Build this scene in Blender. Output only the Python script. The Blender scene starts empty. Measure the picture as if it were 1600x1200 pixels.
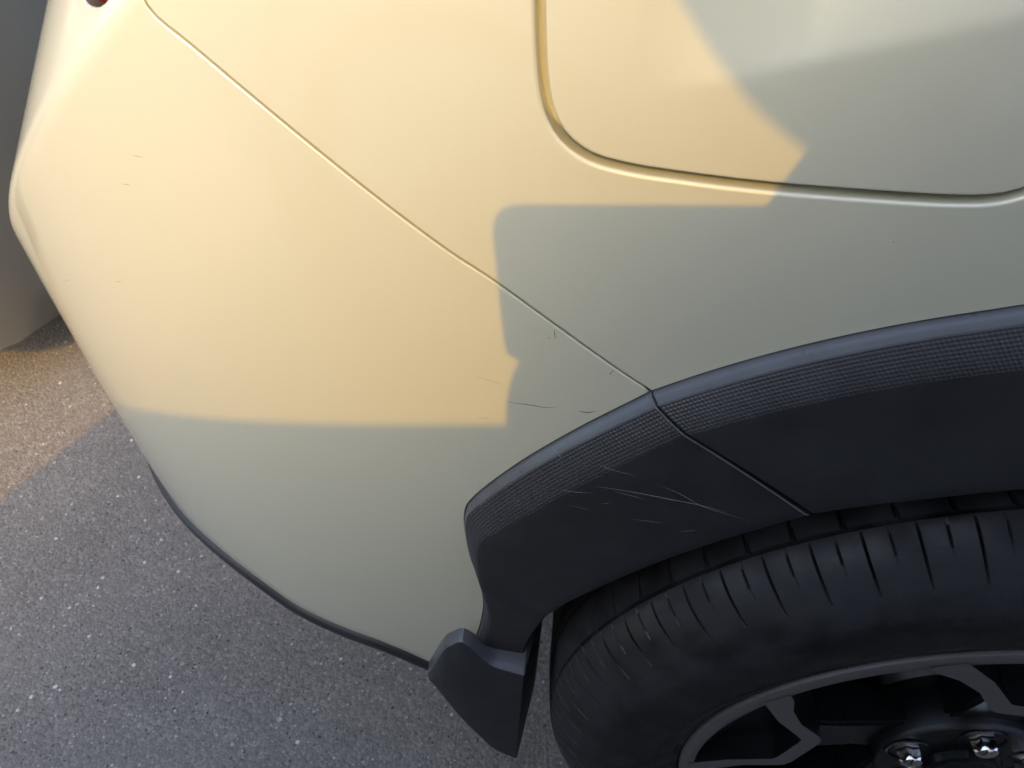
import bpy, bmesh, math, random
import numpy as np
from mathutils import Vector, Matrix, Quaternion
from mathutils.geometry import delaunay_2d_cdt
random.seed(4); rng = np.random.default_rng(4)
scene = bpy.context.scene
COL = scene.collection

# ------------------------------------------------------------------ camera
cam_d = bpy.data.cameras.new('camera'); cam = bpy.data.objects.new('camera', cam_d); COL.objects.link(cam)
cam.location = (0, -.253, 1.031)
cam.rotation_euler = (math.pi/2-.785, 0, .111)
cam_d.sensor_width = 36; cam_d.lens = 36*1202/1600
cam_d.clip_start = .01; cam_d.clip_end = 600
cam_d.dof.use_dof = True; cam_d.dof.focus_distance = .42; cam_d.dof.aperture_fstop = 20
scene.camera = cam

# ------------------------------------------------------------------ sky and sun
SUN = Vector((.04, 1.0, -.75)).normalized()          # direction the light travels
el = math.asin(-SUN.z)
world = bpy.data.worlds.new('World'); scene.world = world; world.use_nodes = True
wn = world.node_tree.nodes; wl = world.node_tree.links
sky = wn.new('ShaderNodeTexSky'); sky.sky_type = 'NISHITA'; sky.sun_disc = False
sky.sun_elevation = el; sky.sun_rotation = math.atan2(-SUN.x, -SUN.y)
sky.air_density = 1.0; sky.dust_density = 3.0; sky.ozone_density = 1.0
wn['Background'].inputs[1].default_value = .15
wl.new(sky.outputs[0], wn['Background'].inputs[0])
sun_d = bpy.data.lights.new('sun', 'SUN'); sun = bpy.data.objects.new('sun', sun_d); COL.objects.link(sun)
sun_d.energy = 2.0; sun_d.angle = math.radians(.55); sun_d.color = (.425, .222, .002)
sun.rotation_euler = SUN.to_track_quat('-Z', 'Y').to_euler(); sun.location = (-2, -6, 5)
vs = scene.view_settings
vs.view_transform = 'Standard'; vs.look = 'None'; vs.gamma = 1; vs.exposure = 1.72; vs.use_curve_mapping = False

# ------------------------------------------------------------------ materials
def mat(name, col, rough=.5, metal=0., coat=0., coat_rough=.03, spec=.5, noise=None, bump=None, ior=1.5):
    """noise=(scale, amount) breaks up colour and roughness; bump=(scale, distance)."""
    m = bpy.data.materials.new(name); m.use_nodes = True
    nt = m.node_tree; b = nt.nodes['Principled BSDF']
    b.inputs['Base Color'].default_value = (*col, 1); b.inputs['Roughness'].default_value = rough
    b.inputs['Metallic'].default_value = metal; b.inputs['Coat Weight'].default_value = coat
    b.inputs['Coat Roughness'].default_value = coat_rough; b.inputs['Specular IOR Level'].default_value = spec
    tc = nt.nodes.new('ShaderNodeTexCoord')
    if noise:
        n = nt.nodes.new('ShaderNodeTexNoise'); n.inputs['Scale'].default_value = noise[0]; n.inputs['Detail'].default_value = 6
        nt.links.new(tc.outputs['Object'], n.inputs['Vector'])
        r = nt.nodes.new('ShaderNodeMapRange'); r.inputs[3].default_value = 1-noise[1]; r.inputs[4].default_value = 1+noise[1]
        r.inputs[1].default_value = .3; r.inputs[2].default_value = .7
        nt.links.new(n.outputs[0], r.inputs[0])
        mx = nt.nodes.new('ShaderNodeVectorMath'); mx.operation = 'SCALE'; mx.inputs[0].default_value = col
        nt.links.new(r.outputs[0], mx.inputs['Scale']); nt.links.new(mx.outputs[0], b.inputs['Base Color'])
        r2 = nt.nodes.new('ShaderNodeMath'); r2.operation = 'MULTIPLY'; r2.inputs[1].default_value = rough
        nt.links.new(r.outputs[0], r2.inputs[0]); nt.links.new(r2.outputs[0], b.inputs['Roughness'])
    if bump:
        n = nt.nodes.new('ShaderNodeTexNoise'); n.inputs['Scale'].default_value = bump[0]; n.inputs['Detail'].default_value = 4
        nt.links.new(tc.outputs['Object'], n.inputs['Vector'])
        bp = nt.nodes.new('ShaderNodeBump'); bp.inputs['Distance'].default_value = bump[1]; bp.inputs['Strength'].default_value = 1
        nt.links.new(n.outputs[0], bp.inputs['Height']); nt.links.new(bp.outputs[0], b.inputs['Normal'])
    return m

def asphalt_material():
    m = bpy.data.materials.new('asphalt'); m.use_nodes = True
    nt = m.node_tree; L = nt.links.new; N = nt.nodes.new; b = nt.nodes['Principled BSDF']
    tc = N('ShaderNodeTexCoord')
    v = N('ShaderNodeTexVoronoi'); v.inputs['Scale'].default_value = 240; L(tc.outputs['Object'], v.inputs['Vector'])
    n = N('ShaderNodeTexNoise'); n.inputs['Scale'].default_value = 5; n.inputs['Detail'].default_value = 8; L(tc.outputs['Object'], n.inputs['Vector'])
    n2 = N('ShaderNodeTexNoise'); n2.inputs['Scale'].default_value = 420; n2.inputs['Detail'].default_value = 4; L(tc.outputs['Object'], n2.inputs['Vector'])
    def ramp(src, pts):
        r = N('ShaderNodeValToRGB'); e = r.color_ramp.elements
        e[0].position, e[0].color = pts[0][0], (*pts[0][1], 1); e[1].position, e[1].color = pts[1][0], (*pts[1][1], 1)
        for p, c in pts[2:]:
            q = e.new(p); q.color = (*c, 1)
        L(src, r.inputs[0]); return r.outputs[0]
    def mixc(fac, a, c, mode='MIX'):
        x = N('ShaderNodeMix'); x.data_type = 'RGBA'; x.blend_type = mode
        if isinstance(fac, float): x.inputs[0].default_value = fac
        else: L(fac, x.inputs[0])
        L(a, x.inputs[6]); L(c, x.inputs[7]); return x.outputs[2]
    def cval(c):
        r = N('ShaderNodeRGB'); r.outputs[0].default_value = (*c, 1); return r.outputs[0]
    base = ramp(n.outputs[0], [(.35, (.125, .112, .098)), (.68, (.205, .184, .161))])
    cellr = N('ShaderNodeSeparateColor'); L(v.outputs['Color'], cellr.inputs[0])
    stone = ramp(cellr.outputs[0], [(.0, (.155, .139, .122)), (1., (.31, .278, .245)), (.55, (.21, .187, .164))])
    c = mixc(.6, base, stone)
    # pale aggregate: fine dense grit, then fewer larger chips, each in its own cell
    def flecks(c, scale, keep, r0, r1, lo, hi):
        vv = N('ShaderNodeTexVoronoi'); vv.inputs['Scale'].default_value = scale; L(tc.outputs['Object'], vv.inputs['Vector'])
        s = N('ShaderNodeSeparateColor'); L(vv.outputs['Color'], s.inputs[0])
        pick = N('ShaderNodeMath'); pick.operation = 'GREATER_THAN'; pick.inputs[1].default_value = keep; L(s.outputs[0], pick.inputs[0])
        rad = N('ShaderNodeMapRange'); rad.inputs[3].default_value = r0; rad.inputs[4].default_value = r1; L(s.outputs[1], rad.inputs[0])
        wob = N('ShaderNodeMath'); wob.operation = 'MULTIPLY_ADD'; wob.inputs[1].default_value = .22; L(n2.outputs[0], wob.inputs[0]); L(vv.outputs['Distance'], wob.inputs[2])
        off = N('ShaderNodeMath'); off.operation = 'SUBTRACT'; off.inputs[1].default_value = .11; L(wob.outputs[0], off.inputs[0])
        ins = N('ShaderNodeMath'); ins.operation = 'LESS_THAN'; L(off.outputs[0], ins.inputs[0]); L(rad.outputs[0], ins.inputs[1])
        f = N('ShaderNodeMath'); f.operation = 'MULTIPLY'; L(pick.outputs[0], f.inputs[0]); L(ins.outputs[0], f.inputs[1])
        return mixc(f.outputs[0], c, ramp(s.outputs[2], [(0., lo), (1., hi)]))
    c = flecks(c, 260, .80, .14, .42, (.24, .225, .205), (.44, .42, .39))
    c = flecks(c, 120, .90, .10, .34, (.30, .285, .265), (.62, .60, .57))
    c = flecks(c, 60, .93, .05, .20, (.40, .385, .36), (.78, .77, .74))
    c = flecks(c, 210, .82, .15, .40, (.045, .043, .042), (.09, .086, .083))
    g = ramp(n2.outputs[0], [(.3, (.82, .82, .82)), (.7, (1.12, 1.12, 1.12))])
    c = mixc(1.0, c, g, 'MULTIPLY')
    L(c, b.inputs['Base Color'])
    b.inputs['Roughness'].default_value = .8
    h = N('ShaderNodeMath'); h.operation = 'ADD'; L(v.outputs['Distance'], h.inputs[0]); L(n2.outputs[0], h.inputs[1])
    bp = N('ShaderNodeBump'); bp.inputs['Distance'].default_value = .0013; bp.inputs['Strength'].default_value = .9; bp.invert = True
    L(h.outputs[0], bp.inputs['Height']); L(bp.outputs[0], b.inputs['Normal'])
    return m

def grain_material(name, col, rough, pitch=None, depth=.0004, spec=.5):
    """moulded black plastic; pitch = UV spacing of the pressed dimple pattern, None for plain fine grain."""
    m = mat(name, col, rough, spec=spec, noise=(35, .12))
    nt = m.node_tree; L = nt.links.new; N = nt.nodes.new; b = nt.nodes['Principled BSDF']
    bp = N('ShaderNodeBump'); bp.inputs['Strength'].default_value = 1; bp.inputs['Distance'].default_value = depth
    if pitch:
        uv = N('ShaderNodeUVMap'); sp = N('ShaderNodeSeparateXYZ'); L(uv.outputs[0], sp.inputs[0])
        def wave(a, c):
            x = N('ShaderNodeMath'); x.operation = 'MULTIPLY'; x.inputs[1].default_value = a*2*math.pi/pitch; L(sp.outputs[0], x.inputs[0])
            y = N('ShaderNodeMath'); y.operation = 'MULTIPLY_ADD'; y.inputs[1].default_value = c*2*math.pi/pitch; L(sp.outputs[1], y.inputs[0]); L(x.outputs[0], y.inputs[2])
            s = N('ShaderNodeMath'); s.operation = 'SINE'; L(y.outputs[0], s.inputs[0]); return s.outputs[0]
        p = N('ShaderNodeMath'); p.operation = 'MULTIPLY'; L(wave(.5, .5), p.inputs[0]); L(wave(.5, -.5), p.inputs[1])
        L(p.outputs[0], bp.inputs['Height'])
    else:
        tc = N('ShaderNodeTexCoord'); n = N('ShaderNodeTexVoronoi'); n.inputs['Scale'].default_value = 900
        L(tc.outputs['Object'], n.inputs['Vector']); L(n.outputs['Distance'], bp.inputs['Height'])
    L(bp.outputs[0], b.inputs['Normal'])
    return m

def paint_material(name, col):
    """solid pearl paint under clear coat, with faint dust and a trace of orange peel."""
    m = mat(name, col, .36, metal=.26, coat=1.0, coat_rough=.02, spec=.06, noise=(3.0, .012)); m.node_tree.nodes['Principled BSDF'].inputs['Coat IOR'].default_value = 1.62
    nt = m.node_tree; L = nt.links.new; N = nt.nodes.new; b = nt.nodes['Principled BSDF']
    tc = N('ShaderNodeTexCoord')
    n = N('ShaderNodeTexNoise'); n.inputs['Scale'].default_value = 260; n.inputs['Detail'].default_value = 1; L(tc.outputs['Object'], n.inputs['Vector'])
    bp = N('ShaderNodeBump'); bp.inputs['Strength'].default_value = .05; bp.inputs['Distance'].default_value = .0006
    L(n.outputs[0], bp.inputs['Height']); L(bp.outputs[0], b.inputs['Coat Normal'])
    # specks of road dirt
    v = N('ShaderNodeTexVoronoi'); v.inputs['Scale'].default_value = 46; L(tc.outputs['Object'], v.inputs['Vector'])
    sc = N('ShaderNodeSeparateColor'); L(v.outputs['Color'], sc.inputs[0])
    a = N('ShaderNodeMath'); a.operation = 'GREATER_THAN'; a.inputs[1].default_value = .74; L(sc.outputs[0], a.inputs[0])
    d = N('ShaderNodeMapRange'); d.inputs[3].default_value = .008; d.inputs[4].default_value = .020; L(sc.outputs[1], d.inputs[0])
    c = N('ShaderNodeMath'); c.operation = 'LESS_THAN'; L(v.outputs['Distance'], c.inputs[0]); L(d.outputs[0], c.inputs[1])
    f = N('ShaderNodeMath'); f.operation = 'MULTIPLY'; L(a.outputs[0], f.inputs[0]); L(c.outputs[0], f.inputs[1])
    src = b.inputs['Base Color'].links[0].from_socket
    mx = N('ShaderNodeMix'); mx.data_type = 'RGBA'; L(f.outputs[0], mx.inputs[0]); L(src, mx.inputs[6]); mx.inputs[7].default_value = (.18, .15, .11, 1)
    L(mx.outputs[2], b.inputs['Base Color'])
    return m

M = dict(
    asphalt=asphalt_material(),
    paint=paint_material('pearl_paint', (.605, .602, .462)),
    grain=grain_material('black_plastic', (.0185, .0195, .0215), .50, None, .00012),
    dimple=grain_material('dimpled_black_plastic', (.030, .030, .033), .45, .0022, .00017),
    lip=mat('sky_paled_plastic', (.072, .077, .086), .30, noise=(60, .1)),  # faded plastic, its paleness partly sky sheen put into the colour
    rubber=mat('tyre_rubber', (.0080, .0082, .0092), .62, noise=(28, .40), bump=(900, .00015)),
    machined=mat('machined_alloy', (.135, .129, .129), .48, metal=.25, noise=(90, .06)),
    gloss=mat('gloss_black_alloy', (.005, .006, .0065), .30, coat=.0, spec=.28, noise=(30, .15)),
    chrome=mat('chrome', (.75, .76, .78), .10, metal=1.),
    disc=mat('brake_iron', (.10, .095, .09), .42, metal=1., noise=(70, .25)),
    black=mat('dark_underbody', (.012, .012, .013), .8, noise=(20, .2)),
    red=mat('red_lens', (.36, .012, .012), .2, spec=.3),
    glass=mat('tinted_glass', (.012, .014, .015), .04, spec=.7),
    mark_dark=mat('dark_scuff', (.06, .052, .045), .7), mark_soft=mat('faint_scuff', (.27, .24, .18), .7), mark_pale=mat('pale_scuff', (.17, .17, .175), .6),
    graphite=mat('dark_grey_paint', (.165, .17, .165), .42, coat=.3, coat_rough=.12, noise=(2, .06)),
    silver=mat('silver_paint', (.60, .63, .66), .34, metal=.0, coat=1., noise=(2, .04)),
    cloth_blue=mat('blue_cotton', (.56, .60, .66), .9, noise=(120, .15)), denim=mat('denim', (.03, .045, .09), .9, noise=(160, .2)),
    skin=mat('skin', (.42, .25, .18), .5, noise=(30, .08)), hair=mat('hair', (.03, .02, .014), .6, noise=(90, .3)),
    shoe=mat('shoe', (.05, .05, .055), .7), phone=mat('phone_shell', (.02, .02, .022), .3), lensglass=mat('lens_glass', (.01, .01, .012), .05, coat=1.),
    headlamp=mat('headlamp_lens', (.55, .57, .58), .06, coat=1.),
)

# ------------------------------------------------------------------ object helpers
def link(name, me, m, parent=None, smooth=True):
    o = bpy.data.objects.new(name, me); COL.objects.link(o)
    if m is not None and not me.materials: me.materials.append(m)
    if smooth: me.polygons.foreach_set('use_smooth', [True]*len(me.polygons))
    if parent is not None: o.parent = parent
    return o
def mesh(name, V, Fc, m, parent=None, smooth=True, normals=None):
    me = bpy.data.meshes.new(name); me.from_pydata([tuple(map(float, v)) for v in V], [], [tuple(map(int, f)) for f in Fc]); me.update()
    o = link(name, me, m, parent, smooth)
    if normals is not None: me.normals_split_custom_set_from_vertices([tuple(map(float, n)) for n in normals])
    return o
def frombm(name, bm, m, parent=None, smooth=True):
    me = bpy.data.meshes.new(name); bm.to_mesh(me); bm.free(); return link(name, me, m, parent, smooth)
def empty(name, loc=(0, 0, 0), parent=None):
    o = bpy.data.objects.new(name, None); COL.objects.link(o); o.location = loc; o.empty_display_size = .1
    if parent is not None: o.parent = parent
    return o
def tag(o, label=None, cat=None, group=None, kind=None):
    for k, v in (('label', label), ('category', cat), ('group', group), ('kind', kind)):
        if v: o[k] = v
    return o
def edge_smooth(o, deg=35):
    o.data.set_sharp_from_angle(angle=math.radians(deg)); return o
def catmull(P, n):
    P = np.asarray(P, float); Q = np.vstack([2*P[0]-P[1], P, 2*P[-1]-P[-2]]); out = []
    for i in range(1, len(Q)-2):
        p0, p1, p2, p3 = Q[i-1], Q[i], Q[i+1], Q[i+2]
        for t in np.arange(n)/n:
            out.append(.5*(2*p1+(p2-p0)*t+(2*p0-5*p1+4*p2-p3)*t*t+(3*p1-p0-3*p2+p3)*t**3))
    out.append(P[-1]); return np.array(out)
def resample(P, step, closed=False):
    P = np.asarray(P, float)
    if closed: P = np.vstack([P, P[:1]])
    d = np.concatenate([[0], np.cumsum(np.linalg.norm(np.diff(P, axis=0), axis=1))])
    n = max(2, int(round(d[-1]/step))); t = np.linspace(0, d[-1], n+1)
    R = np.stack([np.interp(t, d, P[:, k]) for k in range(P.shape[1])], 1)
    return R[:-1] if closed else R
def grid_faces(nr, nc, closed_c=False, flip=False):
    F = []
    for i in range(nr-1):
        for j in range(nc if closed_c else nc-1):
            k = (j+1) % nc; f = (i*nc+j, i*nc+k, (i+1)*nc+k, (i+1)*nc+j)
            F.append(f[::-1] if flip else f)
    return F
def lathe(name, prof, n, m, parent=None, disp=None, sharp=35):
    """profile of (radius, y) spun about the y axis; the visible outer face looks along -y."""
    V = []
    for i, (r, y) in enumerate(prof):
        for j in range(n):
            a = 2*math.pi*j/n; rr, yy = (r, y) if disp is None else disp(i, j, r, y)
            V.append((rr*math.cos(a), yy, rr*math.sin(a)))
    o = mesh(name, V, grid_faces(len(prof), n, True), m, parent)
    if sharp: edge_smooth(o, sharp)
    return o
def box(bm, c, size, bevel=0., seg=2, rot=None):
    r = bmesh.ops.create_cube(bm, size=1); vs_ = r['verts']
    bmesh.ops.scale(bm, vec=size, verts=vs_)
    if bevel:
        es = {e for v in vs_ for e in v.link_edges}
        rb = bmesh.ops.bevel(bm, geom=list(es), offset=bevel, segments=seg, affect='EDGES', profile=.5)
        vs_ = list({v for f in rb['faces'] for v in f.verts} | {v for v in vs_ if v.is_valid})
    if rot is not None: bmesh.ops.rotate(bm, cent=(0, 0, 0), matrix=rot, verts=vs_)
    bmesh.ops.translate(bm, vec=c, verts=vs_)
def prism(name, poly, y0, y1, m, parent=None, bevel=.0015):
    """closed outline in (x, z) with real thickness from y0 (outer face) to y1."""
    bm = bmesh.new(); vs_ = [bm.verts.new((p[0], y0, p[1])) for p in poly]; f = bm.faces.new(vs_)
    r = bmesh.ops.extrude_face_region(bm, geom=[f]); ev = [g for g in r['geom'] if isinstance(g, bmesh.types.BMVert)]
    bmesh.ops.translate(bm, vec=(0, y1-y0, 0), verts=ev)
    bmesh.ops.recalc_face_normals(bm, faces=bm.faces)
    if bevel:
        es = [e for e in bm.edges if all(abs(v.co.y-y0) < 1e-6 for v in e.verts)]
        bmesh.ops.bevel(bm, geom=es, offset=bevel, segments=2, affect='EDGES', profile=.5)
    return edge_smooth(frombm(name, bm, m, parent), 40)

# ---------- body side surface: s runs along the plan outline, z is height ----------
_sg = np.arange(-1.60, 4.2001, 0.004)
def _theta(s):
    t = np.maximum(-s, 0.0)
    a = 47.0*(np.minimum(t, .425)/.425)**1.7
    b = 41.0*(1-np.exp(-np.maximum(t-.425, 0)*188/41.0))
    return np.radians(a+b)
_tg = _theta(_sg)
_i0 = int(np.argmin(abs(_sg)))
_px = np.concatenate([[0], np.cumsum(.5*(np.cos(_tg[1:])+np.cos(_tg[:-1]))*np.diff(_sg))])
_py = np.concatenate([[0], np.cumsum(-.5*(np.sin(_tg[1:])+np.sin(_tg[:-1]))*np.diff(_sg))])
_px -= _px[_i0]; _py -= _py[_i0]-.035
def softramp(d, w):
    return np.where(d <= -w, 0, np.where(d >= w, d, (d+w)**2/(4*w)))
CA, CB = np.array([-.405, .748]), np.array([-.197, .920])      # corner crease
_cd = (CB-CA)/np.linalg.norm(CB-CA); _cn = np.array([-_cd[1], _cd[0]])
def inset(s, z):
    o = np.where(z > .77, .16, .085)*(z-.77)**2
    o = o + 1.2*softramp(.335-z, .03)**1.5*.8
    o = o + .28*softramp(z-.985, .03)
    d = (s-CA[0])*_cn[0]+(z-CA[1])*_cn[1]
    o = o + .9*softramp(np.clip(d, -1, .10), .006)
    zl = .9035+.265*np.clip(s-.030, 0, .45)                          # shoulder crease rising forward over the wheel
    o = o + .30*np.clip((s-.015)/.06, 0, 1)*softramp(np.clip(z-zl, -1, .16), .0022)
    return o
def S(s, z):
    s = np.asarray(s, float); z = np.asarray(z, float)
    th = np.interp(s, _sg, _tg); x = np.interp(s, _sg, _px); y = np.interp(s, _sg, _py)
    o = inset(s, z)
    return np.stack([x+np.sin(th)*o, y+np.cos(th)*o, z], -1)
def SN(s, z, e=.0015):
    a = S(s+e, z)-S(s-e, z); b = S(s, z+e)-S(s, z-e)
    n = np.cross(a, b); return n/np.linalg.norm(n, axis=-1, keepdims=True)

# ------------------------------------------------------------------ panels cut from the body surface
def inside(P, poly):
    x, y = P[:, 0], P[:, 1]; c = np.zeros(len(P), bool); n = len(poly)
    for i in range(n):
        (x1, y1), (x2, y2) = poly[i], poly[i-1]
        if y1 == y2: continue
        c ^= ((y1 > y) != (y2 > y)) & (x < (x2-x1)*(y-y1)/(y2-y1)+x1)
    return c
def area2(P):
    return .5*np.sum(P[:, 0]*np.roll(P[:, 1], -1)-np.roll(P[:, 0], -1)*P[:, 1])
def out2(P):
    """outward direction at each vertex of a counter-clockwise loop, mitred at corners."""
    e = np.roll(P, -1, 0)-P; e /= np.linalg.norm(e, axis=1, keepdims=True)+1e-12
    n1 = np.stack([e[:, 1], -e[:, 0]], 1); n0 = np.roll(n1, 1, 0)
    m = n0+n1; m /= np.linalg.norm(m, axis=1, keepdims=True)+1e-12
    k = np.clip((m*n1).sum(1, keepdims=True), .45, 1); return m/k
def panel(name, loop, holes=(), m=None, parent=None, gap=.0008, rad=.0016, depth=.014, grid=.010, step=.005, lift=0., surf=None, hole_gap=None, hole_rad=None, fine=None):
    """a sheet of bodywork: the outline is inset by gap, its edge rolled over a radius and turned in."""
    surf = surf or (lambda s, z: (S(s, z), SN(s, z)))
    loops = []
    for k, lp in enumerate([loop]+list(holes)):
        P = resample(lp, step, True)
        if (area2(P) > 0) != (k == 0): P = P[::-1]
        g, r = (gap, rad) if k == 0 else (hole_gap if hole_gap is not None else gap, hole_rad or rad)
        loops.append((P-out2(P)*(g+r), out2(P), r))
    pts, edges = [], []
    for P, _, _ in loops:
        b = len(pts); pts += [tuple(p) for p in P]; edges += [(b+i, b+(i+1) % len(P)) for i in range(len(P))]
    lo, hi = loops[0][0].min(0), loops[0][0].max(0)
    gx, gy = np.meshgrid(np.arange(lo[0], hi[0], grid), np.arange(lo[1], hi[1], grid)); gx[1::2] += grid/2
    G = np.stack([gx.ravel(), gy.ravel()], 1)
    if fine:
        fx, fy = np.meshgrid(np.arange(fine[0], fine[1], grid/3), np.arange(fine[2], fine[3], grid/3)); G = np.vstack([G, np.stack([fx.ravel(), fy.ravel()], 1)])
    ok = inside(G, loops[0][0])
    for P, _, _ in loops[1:]: ok &= ~inside(G, P)
    B = np.array(pts); G = G[ok]
    if len(G):
        dmin = np.array([np.min((B[:, 0]-p[0])**2+(B[:, 1]-p[1])**2) for p in G]); G = G[dmin > (step*.7)**2]
    nb = len(pts); pts += [tuple(p) for p in G]
    V2, _, F2, *_ = delaunay_2d_cdt([Vector(p) for p in pts], edges, [], 0, 1e-7, False)[:3]+(None,)
    V2 = np.array([tuple(v) for v in V2]); F2 = np.array([f for f in F2 if len(f) == 3])
    c = V2[F2].mean(1); ok = inside(c, loops[0][0])
    for P, _, _ in loops[1:]: ok &= ~inside(c, P)
    F2 = F2[ok]
    a = V2[F2]; ar = (a[:, 1, 0]-a[:, 0, 0])*(a[:, 2, 1]-a[:, 0, 1])-(a[:, 1, 1]-a[:, 0, 1])*(a[:, 2, 0]-a[:, 0, 0])
    F2[ar < 0] = F2[ar < 0][:, ::-1]
    P3, N3 = surf(V2[:, 0], V2[:, 1]); V = list(P3+N3*lift); NN = list(N3); F = [tuple(f) for f in F2]
    for P, T, r in loops:
        n = len(P); prev = None
        rings = [(math.sin(t)*r, (1-math.cos(t))*r, t) for t in np.radians([0, 22, 45, 68, 90])]+[(r, r+depth, math.pi/2)]
        for dx, dz, t in rings:
            Q = P+T*dx; p3, n3 = surf(Q[:, 0], Q[:, 1]); q3, _ = surf(Q[:, 0]+T[:, 0]*1e-3, Q[:, 1]+T[:, 1]*1e-3)
            t3 = q3-p3; t3 /= np.linalg.norm(t3, axis=1, keepdims=True)+1e-12
            b = len(V); V += list(p3+n3*(lift-dz)); NN += list(math.cos(t)*n3+math.sin(t)*t3)
            if prev is not None: F += [(prev+i, b+i, b+(i+1) % n, prev+(i+1) % n) for i in range(n)]
            prev = b
    return mesh(name, V, F, m, parent, True, np.array(NN))

# ------------------------------------------------------------------ the pale crossover
car = tag(empty('crossover_car', (.9, .95, 0)), 'pearl white crossover with black wheel arch trim and scuffed rear bumper', 'car')
def cpart(o, name_parent=None):
    return o
W0 = np.array([.348, .35])                                          # rear wheel centre (x, z)
PIV = Vector((.9, .95, 0))
def under(o, parent=None):
    """hang a part, modelled in world space, under the car (or one of its parts)."""
    o.parent = parent or car
    o.matrix_parent_inverse = Matrix.Translation(PIV).inverted() if parent is None or parent is car else Matrix.Identity(4)
    return o

def arc(r, a0, a1, n, c=W0):
    t = np.radians(np.linspace(a0, a1, n)); return np.stack([c[0]+r*np.cos(t), c[1]+r*np.sin(t)], 1)
# outer edge of the arch trim on the body, from the rear foot over the top to the front foot
ARCH_REAR = catmull([(-.0735, .392), (-.062, .436), (-.0545, .490), (-.057, .538), (-.0622, .574), (-.0632, .6145), (-.0550, .637), (-.0284, .6735), (.0039, .7085), (.0413, .7434)], 8)
_a = ARCH_REAR[-1]-W0; _a0 = math.degrees(math.atan2(_a[1], _a[0])); _r0 = float(np.hypot(*_a))
def r_front(a): return np.interp(a, [0, 60, 90, 110, _a0], [.480, .484, .487, .4895, _r0])
_t = np.linspace(_a0, 4, 90); ARCH_FRONT = np.stack([W0[0]+r_front(_t)*np.cos(np.radians(_t)), W0[1]+r_front(_t)*np.sin(np.radians(_t))], 1)

SEAM = catmull([(.0413, .7438), (.0206, .7592), (-.010, .7839), (-.0398, .8080), (-.062, .8237), (-.0898, .8458), (-.116, .8675), (-.1409, .8881), (-.165, .9075), (-.1770, .9160), (-.1815, .9212), (-.1836, .9290), (-.1845, .9400)], 6)
LAMP_LOW = catmull([(-.1845, .9400), (-.195, .930), (-.207, .9190), (-.219, .9150), (-.232, .9148), (-.252, .921), (-.30, .934), (-.36, .94), (-.44, .935)], 6)
LOWER = catmull([(-.072, .334), (-.1, .349), (-.13, .369), (-.16, .3825), (-.2, .390), (-.24, .400), (-.28, .422), (-.32, .436), (-.36, .440), (-.42, .440), (-.6, .45), (-1.35, .45)], 8)
bump_loop = np.vstack([SEAM[:-1], LAMP_LOW, [(-.60, .93), (-1.35, .93)], LOWER[::-1], [(-.072, .36)], ARCH_REAR[:-1]])
bumper = under(panel('rear_bumper', bump_loop, m=M['paint'], gap=.0006, rad=.0009, depth=.02, fine=(-.46, -.17, .74, .925)))

# fuel door and its opening
FD = np.array([(-.0206, .9333), (-.0199, .9201), (-.0183, .9037), (-.0151, .8912), (-.009, .8822), (.0005, .8759), (.0125, .8727), (.0309, .8703), (.0728, .8672), (.1237, .8660), (.1483, .8662), (.1610, .8674), (.1700, .8705),
               (.1768, .8760), (.1806, .8850), (.1822, .905), (.1828, .95), (.182, .985), (.179, .997), (.172, 1.004), (.160, 1.007), (.08, 1.008), (.0, 1.008), (-.010, 1.005), (-.017, .998), (-.0202, .986), (-.0206, .96)])
FD = catmull(np.vstack([FD, FD[:1]]), 4)[:-1]
FO = FD+out2(FD if area2(FD) > 0 else FD[::-1])*.0 
def grow(P, d):
    Q = P if area2(P) > 0 else P[::-1]; return Q+out2(Q)*d
FO = grow(FD, .0038)
q_loop = np.vstack([ARCH_FRONT[ARCH_FRONT[:, 0] < .60], [(.640, .985), (.640, 1.06), (-.14, 1.06), (-.17, .985)], SEAM[::-1][:-1]])
quarter = under(panel('quarter_panel', q_loop, [FO], m=M['paint'], gap=.0006, rad=.0009, hole_gap=0., hole_rad=.0018, depth=.016, fine=(.0, .62, .895, 1.05)))
fuel = under(panel('fuel_door', FD, m=M['paint'], gap=.0, rad=.0013, depth=.008, lift=-.0006, fine=(-.02, .19, .895, .96)))
pocket = under(panel('fuel_pocket', grow(FD, .012), m=M['paint'], gap=0., rad=.001, depth=.001, lift=-.0125))

# rear door, front door, front fender, roof band
A2 = W0+np.array([2.67, 0])
def arcf(r, a0, a1, n): return arc(r, a0, a1, n, A2)
ad = ARCH_FRONT[ARCH_FRONT[:, 0] >= .60]
under(panel('door', np.vstack([[(.640, 1.02)], [(.640, .80)], ad, [(.86, .33), (1.60, .33), (1.60, 1.02)]]), m=M['paint'], grid=.03, step=.01))
under(panel('door', [(1.60, 1.02), (1.60, .33), (2.45, .33), (2.52, .60), (2.52, 1.02)], m=M['paint'], grid=.03, step=.01))
under(panel('front_fender', np.vstack([[(2.52, 1.0), (2.52, .60), (2.45, .33), (2.53, .33)], arcf(.485, 176, 4, 60), [(3.62, .36), (3.62, .86), (3.2, .93)]]), m=M['paint'], grid=.03, step=.01))
def glass_surf(s, z):
    p, n = S(s, np.full_like(s, 1.0)), SN(s, np.full_like(s, .95)); k = (z-1.0)
    p = p.copy(); p[..., 2] = z; p = p-n*(k*.36+.02)[..., None]; nn = n+np.array([0, 0, .36]); return p, nn/np.linalg.norm(nn, axis=-1, keepdims=True)
under(panel('window', [(.14, 1.075), (.62, 1.04), (.62, 1.40), (.40, 1.38)], m=M['glass'], grid=.05, step=.02, surf=glass_surf))
under(panel('window', [(.70, 1.035), (1.57, 1.03), (1.57, 1.43), (.70, 1.41)], m=M['glass'], grid=.05, step=.02, surf=glass_surf))
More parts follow.
